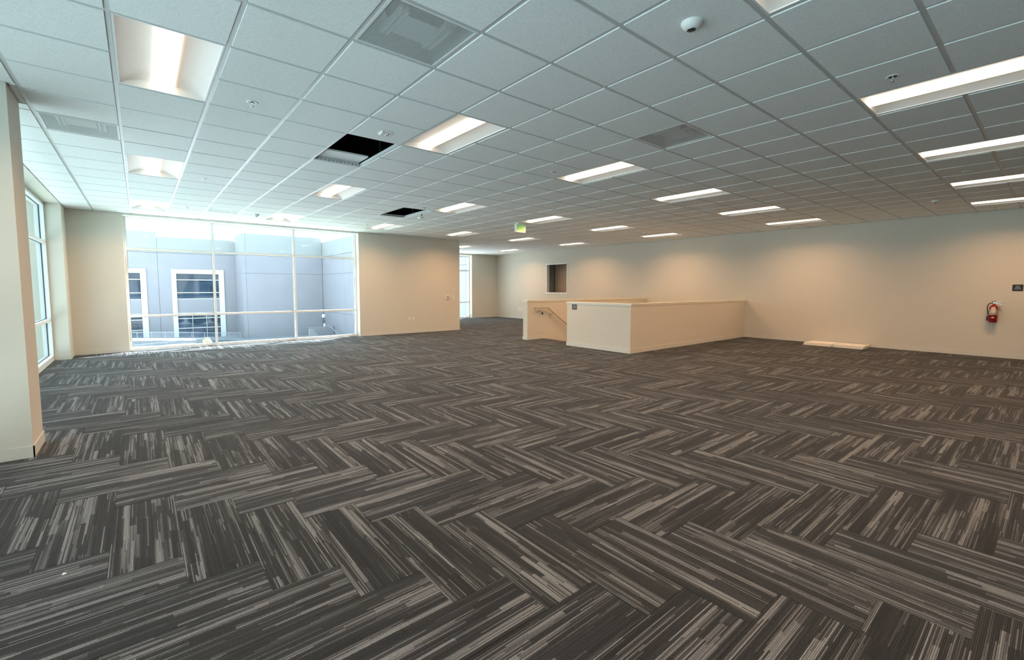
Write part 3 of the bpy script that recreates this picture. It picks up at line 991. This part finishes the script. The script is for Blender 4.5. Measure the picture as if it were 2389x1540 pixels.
lv = MB().mat(M['chrome']); lv.bar((0, .012, .428), (0, -.100, .426), .018, .004); lv.mat(M['black']); lv.bar((0, .030, .428), (0, -.028, .434), .022, .010); lv.build('lever', parent=fe)
hs_ = MB().mat(M['black'])
hs_.tube([(-.01, .018, .402), (-.02, .045, .400), (-.02, .075, .375), (-.02, .090, .330), (-.02, .088, .270), (-.02, .080, .215), (-.02, .078, .150)], .0085, 10)
hs_.tube([(-.02, .078, .150), (-.02, .079, .140), (-.02, .083, .030)], [.009, .012, .016], 12)
hs_.build('hose', parent=fe)
MB().mat(M['chrome']).tube([(-.02, .079, .158), (-.02, .079, .142)], .0125, 12).build('hose_clamp', parent=fe)
MB().mat(M['black']).box(R_ - .004, .085, -.02, .02, .12, .36).build('wall_bracket', parent=fe)
tag(fe, 'red fire extinguisher with black hose mounted on the right wall', 'fire extinguisher')

# stacked boards on the floor by the right wall
first = None
k = 0
for (yy, side) in ((1.085, 'left'), (.455, 'right')):
    for L in range(3):
        z0 = .0006 + L * .021
        x0 = 11.865 + L * .055 + (.006 if side == 'left' else 0) + (.004 if L == 1 else 0)
        b_ = MB().mat(M['lens_panel'])
        b_.box(0, .607, 0, .607, .005, .0165)
        b_.box(.012, .595, .012, .595, 0, .005)
        if first is None: o = first = b_.build('ceiling_board')
        else: o = first.copy(); C.objects.link(o)
        o.location = (min(x0, XR - .012 - .607), yy + (.004 * L), z0)
        tag(o, '%s cream board of the %s stack on the carpet by the right wall' % (('bottom', 'middle', 'top')[L], side), 'board', 'boards stacked on the carpet')

# scrap on the carpet
sc_ = MB().mat(M['plastic'])
sc_.add([(0, 0, .001), (.014, .004, .004), (.018, .011, .002), (.004, .010, .007)], [(0, 1, 2, 3), (3, 2, 1, 0)])
sc_.add([(0, 0, 0), (.014, .004, 0), (.018, .011, 0), (.004, .010, 0), (.009, .006, .006)], [(0, 1, 4), (1, 2, 4), (2, 3, 4), (3, 0, 4)])
o = sc_.build('paper_scrap'); o.location = (-1.505, .628, .0005)
tag(o, 'tiny white scrap on the carpet at lower left', 'scrap')

# ------------------------------------------------------------------ outside
gr = MB().mat(M['ground']); gr.box(-70, 70, -30, 130, ZG - .2, ZG); gr.build('ground', kind='structure')
MB().mat(M['leaf']).box(-3.1, 7.0, 11.0, 18.5, ZG, ZG + .05).build('bounce_dimming_strip', kind='structure')  # unseen dark strip, added to dim the ceiling near the big window
MB().mat(M['leaf']).box(-7.0, -2.9, -30, 38, ZG + .021, ZG + .06).build('bounce_dimming_strip', kind='structure')  # same along the left windows, added to weaken light bounced off the ground
MB().mat(M['drive']).box(-3.2, 16.2, 38, 60.2, ZG, ZG + .02).build('yard', kind='structure')  # darker ground patch added to tone down overbright sunlit pavement
MB().mat(M['bounce_pale']).box(-26, -3.2, -30, 40, ZG, ZG + .02).build('bounce_ground', kind='structure')  # added ground patch that bounces daylight through the left windows
# our own building below the floor
sh = MB().mat(M['ext_shell'])
sh.box(XW - .26, XA - .2, YK - .2, 10.95, ZG, -.31)
sh.box(XA - .2, HX0 - .16, 10.95, YA + .3, ZG, -.31)
sh.box(HX0 - .16, XR + 1.5, 10.95, YA + .3, ZG, -.31)
sh_o = sh.build('wall_outside', kind='structure')

bd = empty('office_building', (7.7, 60, ZG))
tag(bd, 'pale grey concrete office building seen outside through the big window', 'building')
def W2(b_): # shift world coords to the building's local frame
    b_.v = [(x - 7.7, y - 60, z - ZG) for x, y, z in b_.v]; return b_
def wall_seg(x0, x1, y0, y1, ztop, name='wall'):
    b_ = MB().mat(M['concrete_ext']); b_.box(x0, x1, y0, y1, ZG, 5.19)
    W2(b_).build('wall_panel', parent=bd)
    b_ = MB().mat(M['concrete_lt']); b_.box(x0 - .0, x1 + .0, y0 - .03, y1, 5.215, ztop)
    W2(b_).build('parapet', parent=bd)
FR = [(1.60 + k * 7.07, 6.52 + k * 7.07) for k in range(-6, 1)]
# facade panels between the window bays (joints every bay)
joints = [.48 + k * 7.07 for k in range(-6, 1)] + [7.70]
for k in range(len(joints) - 1):
    a, b2 = joints[k], joints[k + 1]
    f0, f1 = FR[k + 0][0], FR[k + 0][1]
    for (x0, x1, z0, z1) in ((a + .012, f0, ZG, 5.19), (f1, b2 - .012, ZG, 5.19), (f0, f1, 3.46, 5.19)):
        W2(MB().mat(M['concrete_ext']).box(x0, x1, 60, 60.4, z0, z1)).build('wall_panel', parent=bd)
    top = 7.42 if b2 < 1.0 else 6.93
    W2(MB().mat(M['concrete_lt']).box(a + .01, b2 - .01, 59.97, 60.4, 5.215, top)).build('parapet', parent=bd)
    # white surround
    fr = MB().mat(M['ext_white'])
    fr.box(f0, f0 + .43, 59.9, 60.4, ZG, 3.46); fr.box(f1 - .5, f1, 59.9, 60.4, ZG, 3.46); fr.box(f0 + .43, f1 - .5, 59.9, 60.4, 2.965, 3.46)
    W2(fr).build('window_surround', parent=bd)
    g0, g1 = f0 + .43, f1 - .5
    W2(MB().mat(M['concrete_ext']).box(g0, g1, 60.05, 60.4, -1.36, .12)).build('spandrel', parent=bd)
    for (z0, z1, ms) in ((.12, 2.965, (.85, 2.29)), (ZG, -1.36, (-2.05, -3.15))):
        wf = MB().mat(M['ext_white'])
        for zz in ms + ((.15,) if z0 > 0 else (-1.40,)): wf.box(g0, g1, 60.10, 60.18, zz - .04, zz + .04)
        if z0 < 0:
            for q in (1 / 3, 2 / 3): wf.box(g0 + (g1 - g0) * q - .02, g0 + (g1 - g0) * q + .02, 60.10, 60.18, z0, z1)
        wo = W2(wf).build('window', parent=bd)
        zz_ = sorted([z0] + list(ms) + [z1])
        for q in range(3):
            W2(MB().mat(M['ext_glass']).box(g0, g1, 60.2, 60.24, zz_[q] + .04, zz_[q + 1] - .04)).build('pane', parent=wo)
W2(MB().mat(M['rail_ext']).box(-42, 8.0, 60.30, 60.45, ZG, 6.8)).build('joint_backing', parent=bd)
W2(MB().mat(M['rail_ext']).box(7.75, 16.6, 55.5, 59.9, ZG, 6.8).box(16.4, 16.6, 16.2, 55.8, ZG, 6.8)).build('joint_backing', parent=bd)
# projecting block at the right
for (z0, z1) in ((ZG, -1.45), (-1.43, 3.03), (3.05, 5.19)):
    W2(MB().mat(M['concrete_ext']).box(7.72, 8.1, 55.4, 60, z0, z1)).build('wall_panel', parent=bd)
    W2(MB().mat(M['concrete_ext']).box(8.115, 16.25, 55.4, 55.8, z0, z1)).build('wall_panel', parent=bd)
W2(MB().mat(M['concrete_lt']).box(7.72, 8.1, 55.38, 60, 5.215, 7.45)).build('parapet', parent=bd)
W2(MB().mat(M['concrete_lt']).box(8.115, 16.25, 55.37, 55.8, 5.215, 7.45)).build('parapet', parent=bd)
for k in range(5):
    y1 = 55.8 - k * 8.0; y0 = y1 - 7.98
    for (z0, z1) in ((ZG, -1.45), (-1.43, 3.03), (3.05, 5.19)):
        W2(MB().mat(M['concrete_ext']).box(16.30, 16.7, y0, y1, z0, z1)).build('wall_panel', parent=bd)
    W2(MB().mat(M['concrete_lt']).box(16.28, 16.7, y0, y1, 5.215, 6.93)).build('parapet', parent=bd)

# fittings on the near wing
wl = empty('outdoor_wall_lamp', (16.28, 55.0, -2.05))
b_ = MB().mat(M['plastic']); b_.lathe([(0.001, .28), (.16, .2), (.22, 0), (.20, -.16), (0.001, -.18)], (-.12, 0, 0), 16); b_.build('globe', parent=wl)
MB().mat(M['rail_ext']).box(-.30, 0, -.22, .22, -.52, -.44).build('bracket', parent=wl)
tag(wl, 'white wall lamp outside on the near wing of the office building', 'wall lamp')
b_ = MB().mat(M['plastic']); b_.box(-.12, 0, -.16, .16, -.45, .25); b_.box(-.16, -.12, -.12, .12, -.40, -.10)
o = b_.build('meter_box'); o.location = (16.28, 55.0, -3.2)
tag(o, 'small white box outside on the wall below the wall lamp', 'box')
sw = MB().mat(M['concrete_lt'])
sw.add([(13.1, 50, ZG), (14.4, 50, ZG), (13.5, 50, -3.16), (13.1, 50, -3.16), (13.1, 50.3, ZG), (14.4, 50.3, ZG), (13.5, 50.3, -3.16), (13.1, 50.3, -3.16)],
       [(0, 1, 2, 3), (7, 6, 5, 4), (0, 4, 5, 1), (1, 5, 6, 2), (2, 6, 7, 3), (3, 7, 4, 0)])
sw.mat(M['concrete_ext']).box(13.5, 16.2, 51.5, 51.7, ZG, -3.05)
o = sw.build('outdoor_stair_wall'); tag(o, 'sloping pale stair side wall outside at lower right window pane', 'low wall')
b_ = MB().mat(M['rail_ext']); b_.tube([(15.3, 51, -2.9), (15.5, 50, -3.1), (15.9, 48.5, -3.9), (15.9, 48.5, ZG)], .05, 8)
o = b_.build('outdoor_handrail'); tag(o, 'dark sloped handrail outside beside the stair side wall', 'handrail')

def railing(y, x0, x1, zt, zb, n, rails, lab):
    root = empty('ramp_railing', (x0, y, ZG))
    tag(root, lab, 'railing')
    def zz(x, A): return A[0] + (A[1] - A[0]) * (x - x0) / (x1 - x0)
    for k in range(n + 1):
        x = x0 + (x1 - x0) * k / n
        MB().mat(M['rail_ext']).box(x - x0 - .025, x - x0 + .025, -.025, .025, min(zz(x, zb) - ZG - .3, 99) if zz(x, zb) - ZG > .3 else 0, zz(x, zt) - ZG).build('post', parent=root)
    for k in range(rails):
        q = k / (rails - 1)
        za = zt[0] + (zb[0] - zt[0]) * q * .92; ze = zt[1] + (zb[1] - zt[1]) * q * .92
        MB().mat(M['rail_ext']).bar((0, 0, za - ZG), (x1 - x0, 0, ze - ZG), .035 if k else .06).build('rail', parent=root)
railing(54, -8.0, 7.1, (-2.45, -3.46), (-3.15, -4.24), 14, 6, 'far pale railing outside in front of the office windows')
railing(50, -6.0, 3.9, (-4.0, -3.40), (-4.28, -4.1), 9, 5, 'near low ramp railing outside seen in the lowest left pane')
rp = MB().mat(M['drive'])
rp.add([(-8, 54.2, ZG), (7.2, 54.2, ZG), (-8, 54.2, -3.3), (-8, 58, ZG), (7.2, 58, ZG), (-8, 58, -3.3)], [(0, 1, 2), (3, 5, 4), (2, 1, 4, 5), (0, 2, 5, 3)])
rp.build('ramp', parent=None, label='pale concrete ramp outside behind the far railing', cat='ramp')

def shrub(x, y, h, r, material, lab, n=500):
    root = empty('shrub', (x, y, ZG))
    tag(root, lab, 'shrub')
    MB().mat(M['bark']).tube([(0, 0, 0), (0, 0, h * .5)], .04, 6).build('stem', parent=root)
    l_ = MB().mat(material)
    for k in range(n):
        a = random.uniform(0, 6.283); t = random.uniform(-1, 1); q = random.uniform(.6, 1) ** .5
        p = Vector((r * q * math.sqrt(1 - t * t) * math.cos(a), r * q * math.sqrt(1 - t * t) * math.sin(a), h * .55 + h * .45 * q * t))
        d = Vector((random.uniform(-1, 1), random.uniform(-1, 1), random.uniform(-.4, 1))).normalized() * r * .22
        e_ = d.cross(Vector((random.uniform(-1, 1), random.uniform(-1, 1), 1))).normalized() * r * .07
        l_.add([p - e_, p + d * .5 - e_ * .3 + e_ * 0, p + d, p + e_], [(0, 1, 2, 3)])
    l_.build('foliage', parent=root)
shrub(3.66, 49.5, .85, .38, M['leaf_yel'], 'small yellow green shrub outside at the foot of the window')
for (x, y, wd_) in ((2.6, 37, 'left'), (5.6, 38, 'middle'), (8.6, 37, 'right')):
    shrub(x, y, 1.3, 1.3, M['leaf'], '%s one of three low green bushes in the yard before the offices' % wd_, 900)
def tree(x, y, h, lab):
    root = empty('tree', (x, y, ZG)); tag(root, lab, 'tree', 'trees reflected in the office windows')
    MB().mat(M['bark']).tube([(0, 0, 0), (.1, 0, h * .3), (0, .1, h * .7)], [.16, .13, .06], 8).build('trunk', parent=root)
    l_ = MB().mat(M['leaf'])
    for k in range(1400):
        a = random.uniform(0, 6.283); t = random.uniform(-1, 1); q = random.uniform(.2, 1) ** .4; r = h * .3
        p = Vector((r * q * math.sqrt(1 - t * t) * math.cos(a), r * q * math.sqrt(1 - t * t) * math.sin(a), h * .68 + h * .32 * q * t))
        d = Vector((random.uniform(-1, 1), random.uniform(-1, 1), random.uniform(-.6, 1))).normalized() * .4
        e_ = d.cross(Vector((random.uniform(-1, 1), random.uniform(-1, 1), 1))).normalized() * .13
        l_.add([p - e_, p + d * .5 - e_, p + d, p + e_], [(0, 1, 2, 3)])
    l_.build('crown', parent=root)
for (x, y, h, lab_) in ((-17, 22, 4.6, 'nearest'), (-24, 30, 5.2, 'tallest'), (-12, 34, 3.6, 'smallest')):
    tree(x, y, h, '%s leafy tree in the yard outside left of the big window' % lab_)
